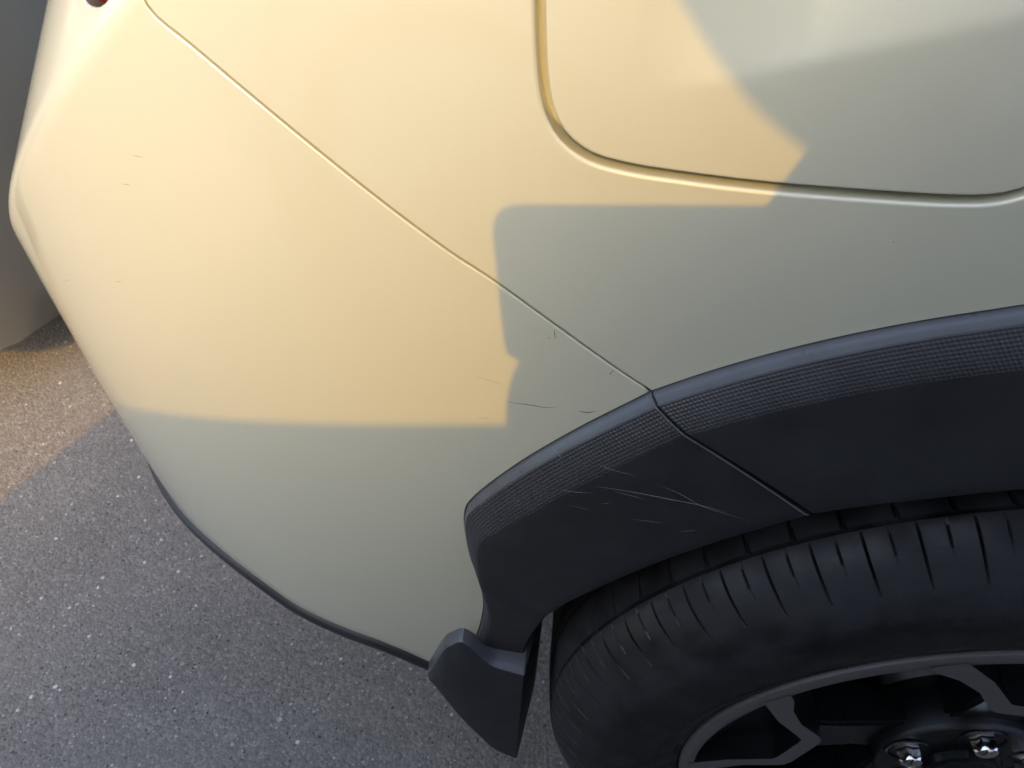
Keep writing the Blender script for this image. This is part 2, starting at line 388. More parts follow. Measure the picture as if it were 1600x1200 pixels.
under(panel('window', [(1.63, 1.03), (2.50, 1.02), (2.15, 1.40), (1.63, 1.43)], m=M['glass'], grid=.05, step=.02, surf=glass_surf))
# pillars and roof: a shell across the whole width (mirrored far side closes the car)
CY = .95                                                            # centre line
def shell(name, rows, m):
    """rows of half sections [(x, y, z)...] running from the near side to the centre line, mirrored across it."""
    nr = len(rows); V = []
    for r in rows:
        r = list(r); V += r+[(x, 2*CY-y, z) for x, y, z in r[::-1][1:]]
    nc = len(V)//nr
    o = mesh(name, V, grid_faces(nr, nc), m, None)
    bm = bmesh.new(); bm.from_mesh(o.data); bmesh.ops.recalc_face_normals(bm, faces=bm.faces); bm.to_mesh(o.data); bm.free()
    return edge_smooth(under(o), 50)
roof_rows = []
for x, zt, zb, yb in ((-.10, 1.13, .99, .13), (.10, 1.36, 1.045, .062), (.45, 1.52, 1.047, .062), (1.2, 1.56, 1.045, .062), (1.8, 1.53, 1.045, .062), (2.25, 1.36, 1.03, .065), (2.62, 1.06, 1.0, .09)):
    h = zt-zb; roof_rows.append([(x, yb, zb), (x, yb+.16*h/.5, zb+h*.62), (x, yb+.24*h/.5, zb+h*.88), (x, yb+.36, zt-.01), (x, CY, zt)])
shell('roof', roof_rows, M['paint'])
shell('hood', [[(x, .10+dy, z-.05), (x, .22, z), (x, .5, z+.025), (x, CY, z+.035)] for x, z, dy in ((2.45, .99, 0), (2.9, .96, 0), (3.3, .91, .02), (3.55, .83, .06), (3.72, .70, .12), (3.76, .45, .14), (3.72, .30, .16))], M['paint'])
tg = [[(x, y0, z) for y0 in (.20, .40, .65, CY)] for x, z in ((-.36, .935), (-.37, 1.02), (-.30, 1.16), (-.14, 1.36), (.02, 1.50))]
shell('tailgate', [[(x+.10*max(0, .45-y)/.25, y, z) for x, y, z in r] for r in tg], M['paint'])
# rear pillars behind the tail lights, and the step on top of the bumper
rp = []
for z, (ax, ay), (bx, by) in ((.93, (-.165, .080), (-.270, .215)), (1.02, (-.150, .092), (-.270, .215)), (1.07, (-.130, .105), (-.250, .215)), (1.16, (-.080, .135), (-.205, .225)), (1.36, (.075, .205), (-.045, .250)), (1.49, (.32, .31), (.03, .42))):
    rp.append([(ax+.30, ay-.03+.10*(z > 1.3), z), (ax+.12, ay-.012, z), (ax, ay, z), (ax*.65+bx*.35, ay*.65+by*.35, z), (ax*.3+bx*.7, ay*.3+by*.7, z), (bx, by, z)])
for mir in (False, True):
    o = mesh('rear_pillar', [(x, 2*CY-y if mir else y, z) for r in rp for x, y, z in r], grid_faces(len(rp), 6, flip=mir), M['paint']); edge_smooth(under(o), 60)
ss = np.arange(-.20, -1.36, -.03); e = S(ss, np.full_like(ss, .925)); nn_ = SN(ss, np.full_like(ss, .70)); nn_[:, 2] = 0
st_rows = [[tuple(p+n*k+np.array([0, 0, dz])) for k, dz in ((-.001, -.004), (-.012, .006), (-.06, .010), (-.17, .012))] for p, n in zip(e, nn_)]
edge_smooth(under(mesh('bumper_step', [p for r in st_rows for p in r], grid_faces(len(st_rows), 4), M['paint'])), 50)
# far side and floor as one dark tub so that no light leaks through the car
bm = bmesh.new()
box(bm, (1.66, CY+.07, .62), (3.9, 1.44, .72), .06); box(bm, (1.0, CY, 1.05), (1.9, 1.3, .5), .10)
tub = under(frombm('underbody', bm, M['black']))
# cut the rear and front wheel wells on the near side out of the tub
bm = bmesh.new(); bm.from_mesh(tub.data); bm.free()
# far flank
shell_far = under(mesh('far_flank', [(-.30, 1.80, .35), (3.6, 1.80, .35), (3.6, 1.86, .95), (-.30, 1.86, .95), (-.15, 1.80, 1.05), (2.5, 1.80, 1.05)], [(0, 1, 2, 3), (3, 2, 5, 4)], M['paint'], None, False))
# tail lamp
lamp_loop = np.vstack([grow(np.vstack([LAMP_LOW, [(-.44, 1.02), (-.36, 1.06), (-.21, 1.07)]]), -.0012)])
tl = under(panel('tail_light', lamp_loop, m=M['red'], gap=.0006, rad=.003, grid=.008, lift=.001))

# ---- trim under the bumper
def valance():
    P = resample(LOWER, .008); V = []; rows = []
    for d, lift_ in ((-.004, -.006), (-.0015, .0020), (.0005, .0036), (.004, .0044), (.010, .0044), (.0145, .0030), (.018, -.001), (.022, -.012), (.030, -.035), (.050, -.08), (.085, -.16)):
        z = P[:, 1]-d; p = S(P[:, 0], np.maximum(z, P[:, 1]-.016)); n = SN(P[:, 0], P[:, 1]); n[:, 2] = 0
        q = p+n*lift_; q[:, 2] = z; rows.append(q)
    V = np.vstack(rows); return mesh('lower_trim', V, grid_faces(len(rows), len(P)), M['grain'])
under(valance())

# ---- arch trim: profile swept along the wheel opening
IN_REAR = catmull([(-.024, .405), (-.0205, .435), (-.0165, .460), (-.0110, .485), (-.0055, .506), (.0000, .520), (.0110, .541), (.0530, .596), (.0920, .640), (.1350, .6810)], 8)
def strip_w(n, rear):
    """widths of the smooth lip and of the dimpled band along the sweep."""
    if not rear: return np.full(n, .0028), np.full(n, .0185)
    t = np.linspace(0, 1, n)
    a = np.interp(t, [0, .45, .56, .66, .80, 1], [.0008, .0008, .0012, .0021, .0026, .0028])
    b = np.interp(t, [0, .40, .54, .66, .80, 1], [.003, .006, .014, .019, .019, .0175]); return a, b
def arch_trim(name, O, I, rear, y_in):
    n = len(O); w1, w2 = strip_w(n, rear)
    O3 = S(O[:, 0], O[:, 1]); D = I-np.stack([O3[:, 0], O3[:, 2]], 1); W = np.linalg.norm(D, axis=1); D = D/W[:, None]
    yO = O3[:, 1]
    # lift of each station from the body, as a function of distance from the outer edge
    def st(dist, y):
        p = np.empty((n, 3)); p[:, 0] = O3[:, 0]+D[:, 0]*dist; p[:, 2] = O3[:, 2]+D[:, 1]*dist; p[:, 1] = y; return p
    hgt = np.interp(w1, [.0008, .0028], [.0020, .0054])               # lip rise
    yf = np.interp(np.arange(n), [0, n-1], [y_in[0], y_in[1]])
    rel = np.interp(np.linspace(0, 1, n), [0, .10, .40, 1], [.10, .3, 1, 1]) if rear else np.ones(n)
    secs = [(0*w1, yO+.010), (0*w1, yO-.0015), (.0004+0*w1, yO-.0026), (.0010+0*w1, yO-.0034), (w1*.55+.001, yO-.0034-hgt*.50), (w1, yO-.0034-hgt*.88), (w1+.0010, yO-.0034-hgt*.97)]
    k1 = len(secs)-1
    y1 = yO-.0034-hgt*.97
    secs += [(w1+w2*.5, y1-.0042), (w1+w2, y1-.0078), (w1+w2+.0025, y1-.0083)]
    k2 = len(secs)-1; y2 = yO+(y1-.0083-yO)*rel
    for f in (.12, .3, .5, .7, .88, .97):
        secs.append((w1+w2+.0025+(W-w1-w2-.0025)*f, y2+(yf-y2)*f**1.5))
    secs += [(W, yf+.0012), (W+.0012, yf+.004), (W+.002, yf+.02), (W+.003, yf+.07)]
    secs = [(d, np.where(y < yO, yO+(y-yO)*rel, y)) if i < k2+1 else (d, y) for i, (d, y) in enumerate(secs)]
    rows = [st(d, y) for d, y in secs]; V = np.vstack(rows); F = grid_faces(len(rows), n, flip=True)
    o = mesh(name, V, F, M['lip']); me = o.data
    me.materials.append(M['dimple']); me.materials.append(M['grain'])
    mi = np.array([i for i in range(len(rows)-1) for j in range(n-1)]); mi = np.where(mi < k1, 0, np.where(mi < k2, 1, 2)); me.polygons.foreach_set('material_index', mi.astype(np.int32))
    uv = me.uv_layers.new(name='UVMap'); u = np.concatenate([[0], np.cumsum(np.linalg.norm(np.diff(O3, axis=0), axis=1))])
    UV = np.empty((len(V), 2))
    acc = np.zeros(n)
    for i in range(len(rows)):
        if i: acc = acc+np.linalg.norm(rows[i]-rows[i-1], axis=1)
        UV[i*n:(i+1)*n, 0] = u; UV[i*n:(i+1)*n, 1] = acc-np.linalg.norm(rows[k1]-rows[k1], axis=1)
    li = np.empty(len(me.loops), np.int32); me.loops.foreach_get('vertex_index', li); uv.data.foreach_set('uv', UV[li].ravel())
    # close both ends so that the trim has thickness at the joint
    bm = bmesh.new(); bm.from_mesh(me)
    for e0 in (0, n-1):
        bm.verts.ensure_lookup_table(); vs_ = [bm.verts[i*n+e0] for i in range(len(rows))]
        ex = bmesh.ops.extrude_edge_only(bm, edges=[e for e in {e for v in vs_ for e in v.link_edges} if all(v in vs_ for v in e.verts)])
        nv = [g for g in ex['geom'] if isinstance(g, bmesh.types.BMVert)]
        for v in nv: v.co.y += .012
    bmesh.ops.recalc_face_normals(bm, faces=bm.faces)
    bm.to_mesh(me); bm.free()
    return edge_smooth(under(o), 38)
def res_pair(O, I, n):
    d = np.concatenate([[0], np.cumsum(np.linalg.norm(np.diff(O, axis=0), axis=1))]); t = np.linspace(0, d[-1], n)
    d2 = np.linspace(0, d[-1], len(I)) if len(I) != len(O) else d
    return np.stack([np.interp(t, d, O[:, k]) for k in (0, 1)], 1), np.stack([np.interp(t, d2, I[:, k]) for k in (0, 1)], 1)
O_, I_ = res_pair(ARCH_REAR, IN_REAR, 120)
rear_trim = arch_trim('bumper_arch_trim', O_, I_, True, (.046, .011)); rear_trim['label'] = 'scuffed rear section of black arch trim'
tt = np.linspace(_a0-.12, 4, 150); k = (tt-4)/(_a0-4); ti = tt-5.6*k+.06
O_ = np.stack([W0[0]+r_front(tt)*np.cos(np.radians(tt)), W0[1]+r_front(tt)*np.sin(np.radians(tt))], 1)
ri = np.interp(ti, [0, 108, 114, 123], [.384, .386, .387, .394]); I_ = np.stack([W0[0]+ri*np.cos(np.radians(ti)), W0[1]+ri*np.sin(np.radians(ti))], 1)
front_trim = arch_trim('arch_trim', O_, I_, False, (.011, .011))

# thin pale bead added as the highlight along the rear section's end edge
def bead(o, n, r=.0005):
    P = np.array([o.data.vertices[i*n+n-1].co[:] for i in range(2, 17)]); P = resample(P, .003)+np.array([-.0006, -.0004, 0]); T = np.gradient(P, axis=0); T /= np.linalg.norm(T, axis=1, keepdims=True)
    A = np.cross(T, np.array([0, 1., 0])); A /= np.linalg.norm(A, axis=1, keepdims=True); B = np.cross(T, A); V = []
    for p, a_, b_ in zip(P, A, B): V += [p+r*(math.cos(t)*a_+math.sin(t)*b_) for t in np.linspace(0, 2*math.pi, 8, endpoint=False)]
    return under(mesh('edge_highlight', V, grid_faces(len(P), 8, True), M['lip']), o)
bead(rear_trim, 120)

# ---- foot of the trim: a moulded block below the ledge
def resample2(P, k):
    # straight runs between the control points keep the moulded ridges crisp, the first span is rounded
    P = np.asarray(P, float); out = [P[i]*(1-t)+P[i+1]*t for i in range(len(P)-1) for t in np.arange(k)/k]; out.append(P[-1]); out = np.array(out)
    for _ in range(2): out[1:-1] = .5*out[1:-1]+.25*(out[:-2]+out[2:])
    return out
def foot():
    # columns run from the rear wrap round to the wheel opening; rows run from the ledge downwards
    top = [(-.1140, .062, .342), (-.1075, .038, .364), (-.0890, .0350, .424), (-.0730, .0345, .4445), (-.0490, .0300, .4120), (-.0215, .0280, .4060)]
    bot = [(-.1120, .062, .334), (-.1060, .037, .357), (-.0950, .0300, .345), (-.0780, .0240, .3120), (-.0490, .0200, .2560), (-.0270, .0200, .2370)]
    top = resample2(top, 6); bot = resample2(bot, 6); n = len(top); rows = []
    # crisp ridges at the third and fourth joints come from the polygonal control line
    back = top+np.array([.0, .030, .004]); rows.append(back)
    rows.append(top+np.array([0, .0060, .0030])); rows.append(top)
    for f in (.06, .3, .6, .9): rows.append(top*(1-f)+bot*f+np.array([0, -.004*math.sin(math.pi*f), 0]))
    rows.append(bot); rows.append(bot+np.array([0, .005, -.004])); rows.append(bot+np.array([0, .05, -.002]))
    V = list(np.vstack(rows)); F = grid_faces(len(rows), n, flip=False)
    # side facing the wheel
    b = len(V); side = [rows[i][-1] for i in range(len(rows))]
    V += [p+np.array([.0015, .002, 0]) for p in side]+[p+np.array([.012, .075-.03*(i == 0), 0]) for i, p in enumerate(side)]
    m_ = len(side); F += [(b+i, b+i+1, b+m_+i+1, b+m_+i) for i in range(m_-1)]+[(i*n+n-1, b+i, b+i+1, (i+1)*n+n-1)[::-1] for i in range(m_-1)]
    o = mesh('arch_trim_foot', V, F, M['grain']); o.data.materials.append(M['lip'])
    for p in list(o.data.polygons)[:2*(n-1)]: p.material_index = 1  # upward ledge faces take the paler plastic, skylight put into their colour
    bm = bmesh.new(); bm.from_mesh(o.data); bmesh.ops.recalc_face_normals(bm, faces=bm.faces); bm.to_mesh(o.data); bm.free()
    return edge_smooth(under(o), 30)
foot()
# sill trim, wheel-well liners
bm = bmesh.new(); box(bm, (1.70, .06, .27), (1.62, .10, .16), .03)
under(frombm('sill_trim', bm, M['grain']))
def liner(c):
    V = []; n = 40
    for y in (.05, .34):
        for j in range(n):
            a = math.radians(-12+204*j/(n-1)); r = .425; V.append((c[0]+r*math.cos(a), y, c[1]+r*math.sin(a)))
    F = grid_faces(2, n); b = len(V)
    V += [(c[0]+.43*math.cos(math.radians(-12+204*j/(n-1))), .345, c[1]+.43*math.sin(math.radians(-12+204*j/(n-1)))) for j in range(n)]
    F.append(tuple(range(b, b+n)))
    return under(mesh('wheel_liner', V, F, M['black']))
liner(W0); liner(A2)
tub.data.clear_geometry()
bm = bmesh.new()
box(bm, (1.66, CY+.16, .62), (3.7, 1.20, .70), .06); box(bm, (1.68, .28, .62), (1.55, .42, .62), .03); box(bm, (-.24, .42, .66), (.12, .46, .42), .03)
box(bm, (1.0, CY, 1.08), (1.7, 1.2, .5), .12)
bm.to_mesh(tub.data); bm.free()

# ---- scratches and scuffs, thin raised marks on the paint and on the trim
def ribbon(pts3, nrm, w):
    P = np.asarray(pts3); N_ = np.asarray(nrm); T = np.gradient(P, axis=0); T /= np.linalg.norm(T, axis=1, keepdims=True)+1e-12
    B = np.cross(N_, T); k = np.sin(np.linspace(.12, math.pi-.12, len(P)))[:, None]*w*.5
    V = np.vstack([P+B*k, P-B*k]); n = len(P); return V, [(i, i+1, n+i+1, n+i) for i in range(n-1)]
def paint_scratch(line, w, m, lift=.00012):
    Q = resample(catmull(line, 4), .0015); n = SN(Q[:, 0], Q[:, 1]); p = S(Q[:, 0], Q[:, 1])+n*lift
    V, F = ribbon(p, n, w); return under(mesh('scratch', V, F, m), None)
SCR = [([(-.0357, .7275), (-.030, .7267), (-.0216, .7262), (-.0130, .7252), (-.0066, .7270)], .0005), ([(.0037, .7246), (.009, .7240), (.014, .7256)], .0007),
       ([(-.0111, .7817), (-.0108, .7785), (-.0102, .7755)], .0004), ([(-.0145, .7762), (-.0125, .7757)], .0003), ([(.0195, .7560), (.0185, .7538)], .0006), ([(.0195, .7560), (.0205, .7575)], .0005)]

SCR += [([(-.2299, .8338), (-.2241, .8344)], .0006), ([(-.2681, .7619), (-.2625, .7638)], .0006), ([(-.0584, .6483), (-.0564, .6473)], .0007), ([(-.334, .7347), (-.3191, .7435)], .0004), ([(-.0521, .7121), (-.043, .7118)], .0004)]
for q, (ln, w) in enumerate(SCR): under(paint_scratch(ln, w if q < 6 else w*.7, M['mark_dark'] if q < 6 else M['mark_soft']), bumper)
for ln, w in [([(-.0527, .7449), (-.0356, .7399)], .00025), ([(-.2164, .8517), (-.209, .8519)], .0003)]: under(paint_scratch(ln, w, M['mark_soft']), bumper)
from mathutils.bvhtree import BVHTree
def trim_scratch(host, line, w):
    me = host.data; bv = BVHTree.FromPolygons([v.co.copy() for v in me.vertices], [tuple(p.vertices) for p in me.polygons])
    Q = resample(catmull(line, 5) if len(line) > 2 else np.array(line), .002); P, N_ = [], []
    for x, z in Q:
        h = bv.ray_cast(Vector((x, -.6, z)), Vector((0, 1, 0)))
        if h[0] is None: continue
        n = h[1] if h[1].y < 0 else -h[1]; P.append(np.array(h[0]+n*.0002)); N_.append(np.array(n))
    if len(P) > 2:
        V, F = ribbon(P, N_, w); under(mesh('scratch', V, F, M['mark_pale']), host)
TS = [[(0.0204, 0.7429), (0.029, 0.7421), (0.0379, 0.7393)] ,
[(0.0419, 0.7471), (0.0511, 0.742), (0.0604, 0.7364)] ,
[(0.0188, 0.7393), (0.0277, 0.7331)] ,
[(0.016, 0.6812), (0.0373, 0.6797), (0.0591, 0.6771), (0.0783, 0.6752), (0.0936, 0.6722)] ,
[(0.0501, 0.6894), (0.0649, 0.6828), (0.0784, 0.6746), (0.0932, 0.6708), (0.106, 0.6679)] ,
[(-0.0029, 0.6735), (0.0165, 0.6746)] ,
[(0.0021, 0.6611), (0.0163, 0.6577)] ,
[(0.0175, 0.6988), (0.0287, 0.6965), (0.0396, 0.6936)] ,
[(0.0394, 0.6537), (0.0611, 0.6534)] ,
[(0.0693, 0.6468), (0.0796, 0.6513)] ,
[(0.0219, 0.6656), (0.0269, 0.6664)] ,
[(-0.0111, 0.6947), (-0.0024, 0.6954)] ,
[(0.0816, 0.7114), (0.0923, 0.7086), (0.1038, 0.7042)] ,
[(0.0286, 0.6784), (0.0468, 0.6739)] ]
for i, ln in enumerate(TS): trim_scratch(front_trim if i == 12 else rear_trim, ln, random.choice([.0004, .0005, .0007]))

# ------------------------------------------------------------------ wheels
PITCH, SUB = 72, 28
def tyre_profile():
    return [(.2290, .020), (.2305, .006), (.2345, .0015), (.2390, .0010), (.2400, .0000), (.2440, -.0030), (.2520, -.0070), (.2535, -.0062), (.2620, -.0098), (.2760, -.0130), (.2900, -.0138), (.3020, -.0118), (.3045, -.0108), (.3120, -.0072), (.3180, -.0034), (.3200, -.0018),
            (.3262, .0030), (.3320, .0080), (.3370, .0130), (.3410, .0185), (.3438, .0240), (.3450, .0275), (.3452, .0285), (.3398, .0290), (.3398, .0312), (.3458, .0317), (.3468, .0400), (.3476, .0500), (.3482, .0600), (.3484, .0610), (.3390, .0615), (.3390, .0700), (.3490, .0706), (.3494, .1200), (.3400, .1210), (.3400, .1300), (.3490, .1310), (.3480, .1650), (.3400, .1950), (.3200, .2130), (.2900, .2200), (.2400, .2050), (.2290, .1900)]
PRF = tyre_profile()
def tyre_disp(i, j, r, y):
    k = j % SUB; p = (j//SUB) % 2
    if k == 0 and 15 <= i <= 20:                                    # long slot over the shoulder
        d = [.0004, .0016, .0034, .0044, .0040, .0022][i-15]; return r-d*.85, y+d*.55
    if k == 14 and 18 <= i <= 20:                                   # short sipe between the slots
        d = [.0012, .0024, .0012][i-18]; return r-d, y+d*.3
    if k == (7 if i < 26 else 9) and 25 <= i <= 27: return r-.004, y
    if k == 20 and 32 <= i <= 33: return r-.004, y
    return r, y
def rim_parts(wheel):
    face = .0
    lathe('rim_barrel', [(.2316, .012), (.2312, .006), (.2300, .0035), (.2290, .003), (.2215, .0035), (.2196, .0040), (.2190, .010), (.2120, .030), (.2080, .060), (.2060, .150), (.2150, .185)], 160, M['gloss'], wheel)
    lathe('rim_lip', [(.2318, .0040), (.2316, .0004), (.2308, -.0003), (.2205, -.0006), (.2198, .0000), (.2190, .008)], 160, M['machined'], wheel, sharp=50)
    def pol(r, a): return (r*math.cos(math.radians(a)), r*math.sin(math.radians(a)))
    for k in range(5):
        c = 166-72*k
        # machined frame: a trapezoid band round a dark pocket, tying the lip to the hub spokes
        out = [pol(.2225, c-23.0), pol(.2205, c-23.5), pol(.2120, c-22.4), pol(.2000, c-19.2), pol(.1800, c-15.6), pol(.1560, c-13.0), pol(.1490, c-11.6), pol(.1455, c-8.5), pol(.1440, c), pol(.1455, c+8.5), pol(.1490, c+11.6), pol(.1560, c+13.0), pol(.1800, c+15.6), pol(.2000, c+19.2), pol(.2120, c+22.4), pol(.2205, c+23.5), pol(.2225, c+23.0)]
        inn = [pol(.2245, c-17.8), pol(.1950, c-13.2), pol(.1660, c-9.2), pol(.1610, c-8.2), pol(.1590, c-6.0), pol(.1580, c), pol(.1590, c+6.0), pol(.1610, c+8.2), pol(.1660, c+9.2), pol(.1950, c+13.2), pol(.2245, c+17.8)]
        bm = bmesh.new(); y0, y1 = -.0010, .022
        O1 = [bm.verts.new((x, y0, z)) for x, z in out]; I1 = [bm.verts.new((x, y0, z)) for x, z in inn]
        O2 = [bm.verts.new((x, y1+.012, z)) for x, z in out]; I2 = [bm.verts.new((x*.985, y1, z*.985)) for x, z in inn]
        # side bands as strips between matching outer and inner stations
        ro = np.linspace(0, 1, len(out)); m_ = len(out)
        def near(i): return int(round(i*(len(inn)-1)/(m_-1)))
        for i in range(m_-1):
            a, b_ = near(i), near(i+1)
            if a == b_: bm.faces.new((O1[i], O1[i+1], I1[a]))
            else: bm.faces.new((O1[i], O1[i+1], I1[b_], I1[a]))
        fm = len(bm.faces)
        for i in range(m_-1): bm.faces.new((O1[i], O2[i], O2[i+1], O1[i+1]))
        for i in range(len(inn)-1): bm.faces.new((I1[i], I1[i+1], I2[i+1], I2[i]))
        bm.faces.ensure_lookup_table()
        for f in list(bm.faces)[fm:]: f.material_index = 1
        bmesh.ops.recalc_face_normals(bm, faces=bm.faces)
        o = frombm('spoke', bm, M['machined'], wheel); o.data.materials.append(M['gloss']); edge_smooth(o, 25)
        # dark dished insert filling the pocket
        ins = [(x*.985, z*.985) for x, z in inn]+[pol(.222, c+18), pol(.222, c+9), pol(.222, c), pol(.222, c-9), pol(.222, c-18)]
        bm = bmesh.new(); cc = pol(.193, c); vc = bm.verts.new((cc[0], .0155, cc[1])); vv = [bm.verts.new((x, .0205 if q < len(inn) else .0065, z)) for q, (x, z) in enumerate(ins)]
        for i in range(len(vv)): bm.faces.new((vv[i], vv[(i+1) % len(vv)], vc))
        bmesh.ops.recalc_face_normals(bm, faces=bm.faces); frombm('spoke_insert', bm, M['gloss'], wheel)
        # black inner spoke running down to the hub
        sp = [pol(.1470, c-11), pol(.1455, c), pol(.1470, c+11), pol(.1200, c+12.5), pol(.0860, c+17), pol(.0640, c+27), pol(.0560, c), pol(.0640, c-27), pol(.0860, c-17), pol(.1200, c-12.5)]
        bm = bmesh.new(); t1 = [bm.verts.new((x, .012+.020*max(0, (.146-math.hypot(x, z))/.09), z)) for x, z in sp]; t2 = [bm.verts.new((x, .058, z)) for x, z in sp]
        bm.faces.new(t1)
        for i in range(len(sp)): bm.faces.new((t1[i], t2[i], t2[(i+1) % len(sp)], t1[(i+1) % len(sp)]))
        bmesh.ops.recalc_face_normals(bm, faces=bm.faces); bmesh.ops.bevel(bm, geom=[e for e in bm.edges if all(v in t1 for v in e.verts)], offset=.003, segments=2, affect='EDGES')
        edge_smooth(frombm('inner_spoke', bm, M['gloss'], wheel), 40)
        # lug nut: domed hexagon standing in a dished seat
        x, z = pol(.0485, c-2)
        st = lathe('lug_seat', [(.0185, .0195), (.0180, .0185), (.0165, .0190), (.0150, .0290), (.0140, .0300), (.002, .0302)], 36, M['gloss'], wheel); st.location = (x, 0, z)
        bm = bmesh.new(); rings = []
        for r, y, hexa in ((.0112, .0300, 0), (.0112, .0270, 0), (.0103, .0262, 1), (.0103, .0120, 1), (.0086, .0090, .3), (.0050, .0070, 0), (.0012, .0064, 0)):
            ring = []
            for j in range(36):
                a = 2*math.pi*j/36; hx = 1/max(math.cos((a % (math.pi/3))-math.pi/6), .5)*math.cos(math.pi/6); rr = r*(1+(hx-1)*hexa); ring.append(bm.verts.new((rr*math.cos(a), y, rr*math.sin(a))))
            rings.append(ring)
        for a_, b_ in zip(rings, rings[1:]):
            for j in range(36): bm.faces.new((a_[j], a_[(j+1) % 36], b_[(j+1) % 36], b_[j]))
        bm.faces.new(rings[-1]); bmesh.ops.recalc_face_normals(bm, faces=bm.faces)
        nut = edge_smooth(frombm('lug_nut', bm, M['chrome'], wheel), 30); nut.location = (x, 0, z)
    lathe('hub', [(.0700, .060), (.0690, .0250), (.0660, .0205), (.0400, .0195), (.0310, .0180), (.0300, .0120), (.0280, .0105), (.0270, .0090), (.0180, .0075), (.0010, .0070)], 72, M['gloss'], wheel)
    lathe('brake_disc', [(.1380, .090), (.1385, .078), (.1370, .0765), (.0850, .0765), (.0820, .070), (.0780, .060), (.0500, .060)], 96, M['disc'], wheel)
def make_wheel(c, spin=0):
    w = empty('wheel', (c[0], 0, c[1])); under(w)
    lathe('tyre', PRF, PITCH*SUB, M['rubber'], w, tyre_disp, 28)
    rim_parts(w); return w
rear_wheel = make_wheel(W0)
def copy_tree(o, parent, loc=None):
    c = o.copy(); COL.objects.link(c); c.parent = parent
    c.matrix_parent_inverse = o.matrix_parent_inverse.copy()
    if loc is not None: c.location = loc
    for ch in list(o.children): copy_tree(ch, c)
    return c
copy_tree(rear_wheel, car, (A2[0], 0, A2[1]))
under(mesh('arch_trim', *(lambda n: ([p for y, r in ((.034, .490), (.012, .482), (.002, .465), (.002, .403), (.06, .400)) for p in [(A2[0]+r*math.cos(math.radians(2+176*j/(n-1))), y, A2[1]+r*math.sin(math.radians(2+176*j/(n-1)))) for j in range(n)]], grid_faces(5, n)))(60), M['grain']))

# ------------------------------------------------------------------ ground
bm = bmesh.new(); bmesh.ops.create_grid(bm, x_segments=2, y_segments=2, size=300)
ground = tag(frombm('ground', bm, M['asphalt'], None, False), 'dark speckled asphalt of the parking area', None, None, 'structure')

# ------------------------------------------------------------------ other vehicles
def lower_body(stations, m, parent, cy, name='body'):
    """stations (x, half width, sill z, belt z, deck z) lofted into a closed shell; each section is symmetric about y=cy."""
    V = []; rows = []
    for x, w, zb, zs, zt in stations:
        h = [(w*.80, zb), (w*.93, zb+.02), (w*.985, zb+.10), (w, zb+(zs-zb)*.35), (w*.998, zb+(zs-zb)*.62), (w*.985, zs-.10), (w*.965, zs-.035), (w*.945, zs-.008), (w*.91, zs), (w*.70, zs+(zt-zs)*.55), (w*.35, zt-(zt-zs)*.10), (0, zt)]
        rows.append([(x, cy-a, z) for a, z in h]+[(x, cy+a, z) for a, z in h[::-1][1:]])
    n = len(rows[0]); V = [p for r in rows for p in r]
    F = grid_faces(len(rows), n); F += [tuple(range(n)), tuple(range(len(V)-n, len(V)))]
    F += [(i*n, (i+1)*n, (i+1)*n+n-1, i*n+n-1) for i in range(len(rows)-1)]
    o = mesh(name, V, F, m, None)
    bm = bmesh.new(); bm.from_mesh(o.data); bmesh.ops.recalc_face_normals(bm, faces=bm.faces); bm.to_mesh(o.data); bm.free()
    o.parent = parent; o.matrix_parent_inverse = Matrix.Translation(parent.location).inverted(); return edge_smooth(o, 40)
def pput(o, parent):
    o.parent = parent; o.matrix_parent_inverse = Matrix.Translation(parent.location).inverted(); return o
def simple_wheel(c, r, side, parent):
    w = pput(empty('wheel', c), parent)
    t = lathe('tyre', [(r*.62, .02), (r*.66, .0), (r*.84, -.008), (r*.95, .008), (r, .035), (r, .20), (r*.93, .23), (r*.6, .22)], 72, M['rubber'], w)
    d = lathe('rim', [(r*.63, .012), (r*.61, .006), (r*.55, .03), (r*.20, .02), (r*.16, .005), (.004, .004)], 60, M['machined'], w)
    for o in (t, d):
        if side < 0: o.scale.y = -1
    a = lathe('arch_lip', [(r*1.12, .03), (r*1.14, -.004), (r*1.06, -.010), (r*1.05, .05)], 72, M['grain'], w); a.location.z = .02
    if side < 0: a.scale.y = -1
    return w
# silver pickup parked alongside, nose beside the crossover's rear bumper; its bonnet shades the lower half of the crossover
truck = tag(empty('pickup_truck', (1.2, -1.66, 0)), 'tall silver pickup truck parked close alongside the white crossover', 'truck')
TCY = -1.66
lower_body([(-1.06, .72, .42, .64, .66), (-1.025, .88, .36, .76, .80), (-.97, .955, .34, .88, .92), (-.90, .985, .33, 1.00, 1.05), (-.82, 1.0, .33, 1.11, 1.16), (-.715, 1.0, .33, 1.178, 1.23), (-.565, 1.0, .33, 1.208, 1.25), (-.41, 1.0, .33, 1.231, 1.28), (-.06, 1.0, .33, 1.280, 1.32), (.08, 1.0, .33, 1.325, 1.355), (.25, 1.0, .33, 1.365, 1.385), (.5, 1.0, .33, 1.375, 1.395), (1.6, 1.0, .33, 1.375, 1.40), (3.0, 1.0, .34, 1.375, 1.39), (4.3, .98, .42, 1.37, 1.38), (4.42, .94, .50, 1.30, 1.31)], M['silver'], truck, TCY)
for c, sd in (((-.25, -.665, .41), -1), ((3.15, -.665, .41), -1), ((-.25, -2.655, .41), 1), ((3.15, -2.655, .41), 1)): simple_wheel(c, .41, sd, truck)
rows = []
